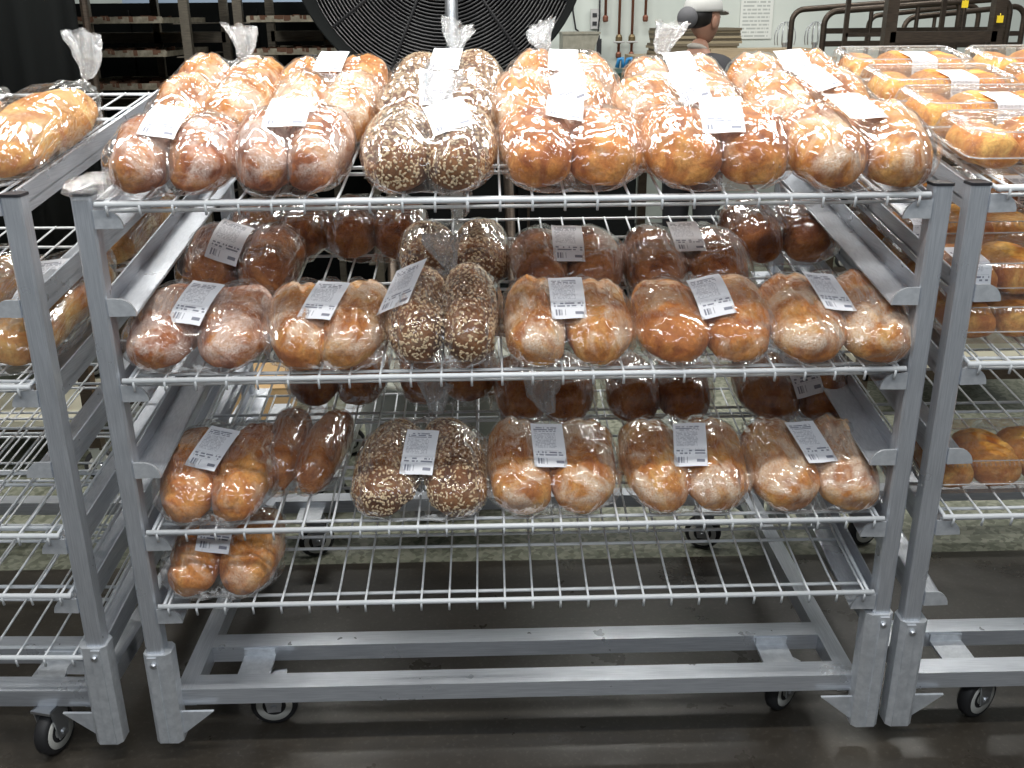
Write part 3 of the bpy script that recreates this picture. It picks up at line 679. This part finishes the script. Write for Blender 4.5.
# black curtain panel top left
b = MB(); n = 60; pr = []
for k in range(n + 1):
    pr.append((-3.4 + 1.93 * k / n, 2.0 + .018 * math.sin(k * .9) + .01 * math.sin(k * 2.3)))
vs = [(x, y, z) for z in (.35, 2.6) for x, y in pr] + [(x, y + .02, z) for z in (.35, 2.6) for x, y in pr]; m_ = n + 1
fs = [(k, k + 1, m_ + k + 1, m_ + k) for k in range(n)] + [(2 * m_ + k + 1, 2 * m_ + k, 3 * m_ + k, 3 * m_ + k + 1) for k in range(n)] + [(n, 2 * m_ + n, 3 * m_ + n, m_ + n), (0, m_, 3 * m_, 2 * m_)] + [(m_ + k, m_ + k + 1, 3 * m_ + k + 1, 3 * m_ + k) for k in range(n)] + [(k + 1, k, 2 * m_ + k, 2 * m_ + k + 1) for k in range(n)]
t = empty('vinyl_curtain', (0, 0, 0), label='black vinyl curtain hanging behind the left rack', cat='curtain')
b.add(vs, fs).build('curtain_sheet', BLACK, t, smooth=True)
MB().tube([(-3.5, 2.01, 2.62), (-1.4, 2.01, 2.62)], .015, 8).build('curtain_rail', DARKM, t)
for x in (-3.45, -1.45): MB().tube([(x, 2.03, 0), (x, 2.03, 2.62)], .014, 8).build('support_post', DARKM, t)

# bun-pan racks behind the centre rack, with their pans
PAN = brushed('worn_pan_metal', (.20, .18, .135), (.36, .33, .26), .4, .6, (8, 8, 8))
RUST = mat('baked_on_residue', (.085, .040, .022), .9)
def pan_mesh(w, d):
    b = MB(); th = .02
    b.box(-w / 2, w / 2, 0, d, 0, .003)
    b.box(-w / 2, w / 2, -.004, 0, 0, th + .004); b.box(-w / 2, w / 2, d, d + .003, 0, th)
    b.box(-w / 2 - .003, -w / 2, 0, d, 0, th); b.box(w / 2, w / 2 + .003, 0, d, 0, th); me = b.mesh('pan'); me.materials.append(PAN); return me
PM = pan_mesh(.43, .6); CR = MB()
rr = random.Random(5)
for k in range(60): 
    x = rr.uniform(-.19, .19); y = rr.uniform(.02, .5); a = rr.uniform(.006, .02); CR.box(x - a, x + a, y - a, y + a, .003, .008 + rr.uniform(0, .02))
for k in range(22):
    x = rr.uniform(-.2, .2); a = rr.uniform(.002, .012); CR.box(x - a, x + a, -.0055, -.004, rr.uniform(.004, .020), .0245)
CRm = CR.mesh('baked_residue'); CRm.materials.append(RUST)
def pan_rack(x, y, w, label, zs, side):
    t = empty('pan_rack', (x, y, 0), label=label, cat='rack')
    for sx in (-1, 1):
        for yy in (0, .6): MB().box(sx * w / 2 - .017, sx * w / 2 + .017, yy, yy + .03, .12, 1.8).build('post', RACKM, t)
        for k in range(13): MB().box(*sorted((sx * (w / 2 - .017), sx * (w / 2 - .045))), .0, .62, .22 + .122 * k, .224 + .122 * k).build('runner', RACKM, t)
        MB().box(sx * w / 2 - .017, sx * w / 2 + .017, .03, .6, .12, .16).build('bottom_bar', RACKM, t)
    for z in (1.08, 1.36): MB().box(-w / 2, w / 2, .60, .63, z, z + .045).build('rear_bar', RACKM, t)
    MB().box(-.015, .015, .60, .63, .16, 1.77).build('rear_post', RACKM, t)
    for yy in (0, .6): MB().box(-w / 2, w / 2, yy, yy + .03, 1.77, 1.80).build('top_bar', RACKM, t); MB().box(-w / 2, w / 2, yy, yy + .03, .12, .16).build('bottom_bar', RACKM, t)
    for sx in (-1, 1):
        for yy in (.03, .58): caster(t, sx * (w / 2 - .02), yy, .5)
    for i, k in enumerate(zs):
        z = .2245 + .122 * k
        p = empty('sheet_pan', (x, y + .005, z), label=f'worn sheet pan in the {side} bun-pan rack, {["top", "second", "third", "fourth", "fifth", "sixth"][i]} from above', cat='pan', group='sheet pans in the racks behind')
        link('pan', PM, p); 
        tag(link('baked_residue', CRm, p), kind='stuff')
pan_rack(-1.50, 2.35, .60, 'dark bun-pan rack of worn sheet pans beside the black curtain', (11, 10, 9, 8, 6), 'left')
pan_rack(-.77, 2.45, .50, 'dark bun-pan rack of worn sheet pans left of the drum fan', (11, 10, 9, 7), 'right')
b_ = MB().box(-2.2, -.62, 4.6, 4.65, .9, 1.75).build('wall_board', mat('pale_blue_board', (.35, .45, .58), .5)); tag(b_, 'pale blue panel glimpsed behind the pan racks', 'panel')

# white tub on a dolly, carton, floor level things
t = empty('flour_tub', (-.19, 1.25, 0), label='large round off-white tub on black casters behind the centre rack', cat='tub')
TUB = mat('off_white_polyethylene', (.30, .31, .27), .5)
MB().lathe([(.22, .11), (.26, .13), (.275, .42), (.285, .43), (.285, .45), (.27, .45), (.25, .14)], 48).build('tub_body', TUB, t, smooth=True)
MB().lathe([(.2, .10), (.23, .10), (.23, .115), (.2, .115)], 32).build('dolly_plate', BLACK_CAP, t)
for a in (-2.5, -1.9, -.7, .7): caster(t, .22 * math.cos(a), .22 * math.sin(a), a)
CARD = mat('corrugated_cardboard', (.42, .28, .14), .8)
def carton(x, y, z, w, d, h, label, rz=0):
    t = empty('cardboard_carton', (x, y, z), (0, 0, rz), label, 'box')
    MB().box(-w / 2, w / 2, 0, d, 0, h).build('carton_body', CARD, t)
    MB().box(-w / 2, w / 2, -.002, d * .49, h, h + .004).build('flap', CARD, t); MB().box(-w / 2, w / 2, d * .51, d, h, h + .004).build('flap', CARD, t)
    MB().box(-.03, .03, -.003, 0, h * .2, h).build('tape', mat('packing_tape', (.55, .48, .36), .3), t)
carton(-.16, 2.1, 0, .22, .25, .14, 'tan cardboard carton on the speckled floor behind the centre rack')
carton(-1.06, 1.75, 0, .5, .3, .16, 'flat tan carton on the speckled floor beneath the left pan rack', .1)
# low aluminium dolly with parallel channels seen through the left of the centre rack
t = empty('channel_dolly', (-.72, 1.0, 0), label='low aluminium dolly of parallel channels behind the centre rack, lower left', cat='dolly')
for k in range(4): MB().box(-.24 + .13 * k, -.18 + .13 * k, 0, .62, .12, .16).build('channel', ALU_W, t)
for yy in (.05, .52): MB().box(-.24, .21, yy, yy + .04, .10, .12).build('cross_member', ALU_W, t)
for x in (-.2, .17):
    for yy in (.1, .52): caster(t, x, yy, .3)
# low dark cart with light shelf behind the right rack
def low_cart(x, y, w, d, label):
    t = empty('low_cart', (x, y, 0), label=label, cat='cart')
    for sx in (-1, 1):
        for yy in (0, d): MB().box(sx * w / 2 - .02, sx * w / 2 + .02, yy, yy + .04, .11, .62).build('leg', DARKM, t); caster(t, sx * w / 2, yy + .02, .4)
    for z in (.2, .6): MB().box(-w / 2, w / 2, 0, d, z, z + .02).build('deck', mat('cream_deck', (.5, .48, .38), .5), t)
    for yy in (0, d): MB().box(-w / 2, w / 2, yy, yy + .03, .16, .20).build('cross_bar', DARKM, t)
low_cart(1.7, 1.75, .7, .5, 'low dark cart with cream decks behind the right rack')
low_cart(-1.75, 1.35, .75, .4, 'low dark cart with cream decks behind the left rack')

# right: bronze tube carts and tall rack frames
def loop_cart(x, y, w, d, zt, label):
    t = empty('tube_cart', (x, y, 0), label=label, cat='cart', group='bronze tube carts at the right')
    def loop(yy, z0, z1):
        r = .06; pts = [(-w / 2, yy, z0)]
        for k in range(7): a = PI - PI / 2 * k / 6; pts.append((-w / 2 + r + r * math.cos(a), yy, z1 - r + r * math.sin(a)))
        for k in range(7): a = PI / 2 - PI / 2 * k / 6; pts.append((w / 2 - r + r * math.cos(a), yy, z1 + .045 - r + r * math.sin(a)))
        pts.append((w / 2, yy, z0)); return pts
    for yy, o in ((0, 0), (d, .01)): MB().tube(loop(yy, .14, zt + o), .014, 8).build('handle_loop', DARKM, t, smooth=True)
    for z in (zt - .085, zt - .14, .5): MB().box(-w / 2, w / 2, -.008, .008, z - .012, z + .012).build('cross_bar', DARKM, t)
    for k in range(1, 4): MB().tube([(-w / 2 + w * k / 4, 0, zt - .14), (-w / 2 + w * k / 4, 0, zt + .045 * k / 4)], .010, 8).build('upright', DARKM, t)
    for sx in (-1, 1): MB().box(sx * w / 2 - .015, sx * w / 2 + .015, 0, d, .12, .15).build('base_bar', DARKM, t)
    MB().box(-w / 2, w / 2, 0, d, .15, .165).build('deck', DARKM, t)
    for sx in (-1, 1):
        for yy in (.02, d - .02): caster(t, sx * w / 2, yy, .2)
loop_cart(1.90, 3.0, .84, .5, 1.47, 'bronze tube cart with rounded handle loop, nearer the whisks')
loop_cart(2.42, 3.65, .62, .5, 1.44, 'bronze tube cart with rounded handle loop, farther right')
t = empty('tall_rack_frame', (1.735, 2.33, 0), label='tall dark bronze rack frame with two thick posts above the clamshell boxes', cat='rack')
for x in (-.21, .21):
    for yy, ww in ((0, .022), (.5, .009)): MB().box(x - ww, x + ww, yy, yy + 2 * ww, .1, 1.9).build('post', DARKM, t); caster(t, x, yy + .02, .3)
for z in (1.87, 1.37, .9, .4): MB().box(-.21, .21, 0, .025, z - .02, z + .02).build('cross_bar', DARKM, t); MB().box(-.21, .21, .50, .512, z - .008, z + .008).build('cross_bar', DARKM, t)
YEL = mat('yellow_plastic', (.75, .55, .02), .5)
for i, (x, z) in enumerate(((1.79, 1.475), (1.935, 1.42))):
    g = MB().box(-.012, .012, 0, .004, 0, .026); g.tube([(0, .002, .026), (0, .006, .034)], .002, 5)
    tag(g.build('yellow_tag', YEL, None, (x, 2.305, z)), ('small yellow tag hung on the cross bar between the rack posts', 'small yellow tag hung beside the right post of the tall rack')[i], 'tag')

# wall fittings
COP = mat('copper_pipe', (.28, .12, .08), .4, .6)
for i, (x, z0) in enumerate(((.711, 1.42), (.80, 1.20), (.883, 1.20), (.965, 1.42))):
    t = empty('wall_pipe', (x, 4.93, 0), label=['short copper drop pipe nearest the hopper', 'long copper pipe with a brass valve, left one', 'long copper pipe with a brass valve, right one', 'short copper drop pipe nearest the stacked boards'][i], cat='pipe', group='copper pipes on the pale wall')
    MB().tube([(0, 0, z0), (0, 0, 2.8)], .009, 10).build('pipe', COP, t, smooth=True)
    MB().lathe([(.012, z0 + .0), (.018, z0 + .01), (.018, z0 + .03), (.012, z0 + .04)], 12).build('fitting', COP, t)
    if z0 < 1.3:
        MB().lathe([(.014, z0 + .09), (.022, z0 + .105), (.022, z0 + .13), (.014, z0 + .145)], 12).build('valve', mat('aged_brass', (.2, .15, .08), .4, .6), t)
        MB().tube([(-.035, -.02, z0 + .10), (.035, -.02, z0 + .10)], .006, 6).build('valve_handle', GREY_P, t)
t = empty('wall_hopper', (.5, 4.5, 1.2), label='tan-grey sheet metal hopper mounted by the pale wall right of the fan', cat='hopper')
HOP = brushed('galvanised_sheet', (.26, .25, .20), (.36, .34, .28), .5, .3, (4, 4, 4))
MB().prism([(-.09, -.10), (.045, -.10), (.13, .16), (-.09, .16)], 1, 0, .3).build('hopper_body', HOP, t)
MB().box(-.095, .135, -.005, .305, .155, .168).build('rim', HOP, t); MB().box(-.07, .02, .1, .2, -1.2, -.10).build('stand', HOP, t)
t = empty('wall_socket', (.646, 4.985, 1.44), label='grey wall socket with a looping black cable', cat='socket')
MB().box(-.025, .025, -.02, 0, -.06, .06).build('socket_box', GREY_P, t)
for z in (-.03, .02): MB().box(-.014, .014, -.024, -.02, z - .01, z + .014).build('outlet', BLACK_CAP, t)
pts = [(-.13 + .0, -.02, .3), (-.14, -.02, .05), (-.12, -.02, -.06), (-.05, -.02, -.12), (.02, -.02, -.10), (.03, -.02, 0), (.03, -.02, .25)]
MB().tube(pts, .006, 6).build('cable', BLACK_CAP, t, smooth=True)
MB().tube([(.03, -.02, -.10), (.03, -.03, -.2), (.07, -.03, -.3), (.13, -.03, -.40)], .006, 6).build('cable', BLACK_CAP, t, smooth=True)
MB().box(.015, .045, -.045, -.02, -.22, -.12).build('plug', BLACK_CAP, t)
t = empty('work_bench', (.53, 3.88, 0), label='dark green-topped bench below the wall pipes', cat='bench')
MB().box(-.27, .27, 0, .5, 1.11, 1.165).build('bench_top', mat('dark_green_top', (.01, .05, .04), .4), t)
for x in (-.24, .24):
    for yy in (.03, .43): MB().box(x - .02, x + .02, yy, yy + .04, 0, 1.11).build('leg', DARKM, t)
b = MB()
for k in range(4): b.tube([(.05 * k, 0, 0), (.05 * k + .01, 0, .045), (.05 * k + .03, 0, .05), (.05 * k + .035, 0, 0)], .012, 8)
o = b.build('blue_clip_rack', mat('blue_plastic', (.03, .22, .48), .4), None, (.70, 4.2, 1.178), smooth=True); tag(o, 'small bright blue plastic holder on the green bench below the pipes', 'holder')
# bench with stack of flat boards
t = empty('wooden_bench', (1.45, 4.15, 0), label='wooden-topped bench carrying the stacked flat boards and whisks', cat='bench')
WOOD = brushed('pale_maple', (.36, .28, .18), (.46, .37, .25), .55, 0, (2, 30, 30))
MB().box(-.62, .50, 0, .7, 1.17, 1.23).build('bench_top', WOOD, t)
for x in (-.58, .46):
    for yy in (.03, .63): MB().box(x - .025, x + .025, yy, yy + .05, 0, 1.17).build('leg', DARKM, t)
b1, b2 = brushed('brown_board', (.24, .20, .13), (.32, .27, .18), .6, 0), brushed('dark_board_edge', (.10, .085, .055), (.16, .13, .09), .6, 0)
rr = random.Random(3)
for k in range(11):
    dx, dy = rr.uniform(-.012, .012), rr.uniform(-.01, .01); names_ = ['lowest', 'second', 'third', 'fourth', 'fifth', 'middle', 'seventh', 'eighth', 'ninth', 'tenth', 'topmost']
    o = MB().box(-.24, .24, 0, .36, 0, .0135).build('proofing_board', b1 if k % 2 else b2, None, (1.185 + dx, 4.3 + dy, 1.2305 + .0142 * k))
    tag(o, f'flat brown proofing board behind the person, {names_[k]} {"" if k in (0, 5, 10) else "from below "}in the stack', 'board', 'stacked proofing boards')
o = MB().box(-.30, .28, 0, .2, 0, .045).build('wooden_block', WOOD, None, (1.53, 4.17, 1.2302)); tag(o, 'tan wooden block board on the bench in front of the balloon whisk', 'board')
def whisk(x, y, z, label):
    t = empty('mixer_whisk', (x, y, z), label=label, cat='whisk', group='balloon whisks standing on the bench')
    for k in range(6):
        a = PI * k / 6; R_ = .062
        pts = [(R_ * math.cos(th) * math.cos(a), R_ * math.cos(th) * math.sin(a), .10 + (.085 * math.sin(th) if math.sin(th) > 0 else .10 * math.sin(th))) for th in [(-.45 + 4.04 * i / 20) for i in range(21)]]
        MB().tube(pts, .0025, 5).build('wire_loop', STEEL, t, smooth=True)
    MB().tube([(0, 0, 0.002), (0, 0, .07)], .014, 10).build('shank', STEEL, t)
whisk(1.72, 4.42, 1.2305, 'large balloon whisk standing behind the tan block, nearer the person'); whisk(1.90, 4.42, 1.2305, 'large balloon whisk standing behind the bronze cart loop')
# poster with lines of print
def paper(x, z, w, h, label):
    m = mat('printed_notice', (.74, .77, .74), .6); uvn = nd(m, 'ShaderNodeUVMap'); s = nd(m, 'ShaderNodeSeparateXYZ'); lk(m, uvn.outputs[0], s.inputs[0])
    v, u = s.outputs[1], s.outputs[0]; rows = math_(m, 'GREATER_THAN', math_(m, 'FRACT', math_(m, 'MULTIPLY', v, 22)), .55)
    cb = nd(m, 'ShaderNodeCombineXYZ'); lk(m, math_(m, 'FLOOR', math_(m, 'MULTIPLY', u, 34)), cb.inputs[0]); lk(m, math_(m, 'FLOOR', math_(m, 'MULTIPLY', v, 22)), cb.inputs[1])
    wn = nd(m, 'ShaderNodeTexWhiteNoise'); lk(m, cb.outputs[0], wn.inputs[0])
    k = math_(m, 'MULTIPLY', math_(m, 'MULTIPLY', rows, math_(m, 'GREATER_THAN', wn.outputs[0], .2)), math_(m, 'MULTIPLY', math_(m, 'GREATER_THAN', u, .08), math_(m, 'LESS_THAN', u, .9)))
    lk(m, mixc(m, math_(m, 'MULTIPLY', k, .5), (.74, .77, .74), (.15, .18, .18)), P(m).inputs['Base Color'])
    b = MB().box(-w / 2, w / 2, -.004, 0, 0, h); me = b.mesh('wall_notice'); uv = me.uv_layers.new(name='UVMap')
    for lp in me.loops: c = me.vertices[lp.vertex_index].co; uv.data[lp.index].uv = (c.x / w + .5, c.z / h)
    tag(link('wall_notice', me, None, m, (x, 4.995, z)), label, 'notice')
paper(1.69, 1.31, .21, .5, 'white notice with lines of small print on the wall right of the person')

# ------------------------------------------------------------------ person in the background
SKIN = mat('skin', (.42, .23, .16), .5); HOOD = mat('charcoal_jacket', (.035, .035, .04), .8); CAPM = mat('off_white_cap', (.62, .62, .60), .8)
HAIR = mat('black_hair', (.012, .010, .009), .4); NET = mat('grey_hair_net', (.12, .12, .13), .7); TRO = mat('dark_trousers', (.02, .02, .025), .8)
def skin(name, verts, edges, radii, m, parent, sub=2, root=0):
    me = bpy.data.meshes.new(name); me.from_pydata(verts, edges, []); me.materials.append(m); o = link(name, me, parent)
    o.modifiers.new('skin', 'SKIN').use_smooth_shade = True
    for i, r in enumerate(radii): me.skin_vertices[0].data[i].radius = (r, r) if not isinstance(r, tuple) else r
    me.skin_vertices[0].data[root].use_root = True
    s = o.modifiers.new('subsurf', 'SUBSURF'); s.levels = sub; s.render_levels = sub; return o
t = empty('person', (1.0, 3.4, 0), (0, 0, math.radians(-48)), 'person in an off-white cap and charcoal jacket seen from behind, head turned right', 'person')
# local: faces +Y
v = [(0, 0, .82), (0, 0, 1.0), (0, .0, 1.16), (0, -.01, 1.245), (0, .0, 1.30), (0, .02, 1.35),
     (.09, 0, .78), (.10, .01, .44), (.10, -.01, .09), (.10, .11, .04), (-.09, 0, .78), (-.10, .01, .44), (-.10, -.01, .09), (-.10, .11, .04),
     (.16, -.01, 1.215), (.205, .0, .98), (.19, .17, .86), (-.16, -.01, 1.215), (-.205, .0, .98), (-.19, .17, .86)]
e = [(0, 1), (1, 2), (2, 3), (3, 4), (4, 5), (0, 6), (6, 7), (7, 8), (8, 9), (0, 10), (10, 11), (11, 12), (12, 13), (3, 14), (14, 15), (15, 16), (3, 17), (17, 18), (18, 19)]
r = [.11, .09, .09, .055, .045, .046, .08, .055, .038, .035, .08, .055, .038, .035, .04, .036, .03, .04, .036, .03]
skin('body', v, e, r, SKIN, t)
skin('jacket', [v[i] for i in (1, 2, 3)] + [(0, -.015, 1.29)] + [v[i] for i in (14, 15, 16, 17, 18, 19)] + [(0, 0, .80)], [(0, 1), (1, 2), (2, 3), (2, 4), (4, 5), (5, 6), (2, 7), (7, 8), (8, 9), (0, 10)],
     [.13, .145, .125, .085, .085, .06, .04, .07, .056, .04, .14], HOOD, t)
skin('trousers', [v[i] for i in (0, 6, 7, 8, 10, 11, 12)], [(0, 1), (1, 2), (2, 3), (0, 4), (4, 5), (5, 6)], [.135, .095, .07, .055, .095, .07, .055], TRO, t)
for s in (-1, 1):
    hv = [(s * .19, .17, .86), (s * .185, .23, .84)]; he = [(0, 1)]; hr = [.026, .03]
    for f in range(4):
        b0 = len(hv); fx = s * (.16 + .017 * f)
        hv += [(fx, .27, .835), (fx, .30, .822), (fx, .315, .80)]; he += [(1, b0), (b0, b0 + 1), (b0 + 1, b0 + 2)]; hr += [.010, .009, .007]
    b0 = len(hv); hv += [(s * .15, .24, .83), (s * .145, .265, .815)]; he += [(1, b0), (b0, b0 + 1)]; hr += [.011, .009]
    skin('hand', hv, he, hr, SKIN, t, 1)
def blob(name, c, rad, m, parent, seed=0, amp=0, nz=1, cut=None):
    vs = []; fs = []; nu, nv = 28, 18
    for j in range(nv + 1):
        ph = -PI / 2 + PI * j / nv
        for i in range(nu):
            th = 2 * PI * i / nu; p = Vector((rad[0] * math.cos(ph) * math.cos(th), rad[1] * math.cos(ph) * math.sin(th), rad[2] * math.sin(ph)))
            if cut: p = cut(p)
            vs.append(tuple(p + Vector(c)))
        if j: a = (j - 1) * nu; b = j * nu; fs += [(a + i, a + (i + 1) % nu, b + (i + 1) % nu, b + i) for i in range(nu)]
    me = bpy.data.meshes.new(name); me.from_pydata(vs, [], fs); me.shade_smooth(); return link(name, me, parent, m)
def headcut(p):
    if p.z < 0: p.x *= 1 + p.z * 3.2; p.y = p.y * (1 + p.z * 1.6) + (-p.z) * .22
    if p.y > 0: p.y *= .93
    return p
h = blob('head', (0, .03, 1.435), (.073, .093, .112), SKIN, t, cut=headcut)
blob('nose', (0, .128, 1.425), (.012, .018, .020), SKIN, h)
for s in (-1, 1):
    blob('ear', (s * .074, .015, 1.425), (.010, .019, .030), SKIN, h); blob('eye', (s * .028, .110, 1.447), (.012, .008, .007), BLACK_CAP, h)
blob('mouth', (0, .115, 1.385), (.022, .008, .006), mat('lips', (.35, .12, .10), .5), h)
def haircut(p):
    if p.z < .02:
        p.y = min(p.y, -.02); p.x *= .93; p.z *= .75
    return p
blob('hair', (0, .015, 1.455), (.078, .095, .10), HAIR, t, cut=haircut)
blob('hair_bun', (0, -.105, 1.445), (.05, .048, .052), NET, t)
def capcut(p): 
    p.z = max(p.z, -.012); return p
c = blob('cap', (0, .018, 1.485), (.087, .108, .090), CAPM, t, cut=capcut)
br = MB(); vs = []
for k in range(13):
    a = PI * k / 12; vs.append((.080 * math.cos(a), .095 + .085 * math.sin(a), 1.478 - .018 * math.sin(a)))
vs = vs + [(x, y, z - .005) for x, y, z in vs]
br.add(vs, [tuple(range(13)), tuple(range(25, 12, -1))] + [(k, k + 1, 14 + k, 13 + k) for k in range(12)] + [(12, 0, 13, 25)]); link('brim', br.mesh('brim'), c, CAPM)
skin('collar', [(0, -.015, 1.285), (0, .0, 1.325)], [(0, 1)], [.07, .062], mat('pale_collar', (.5, .47, .42), .8), t, 1)
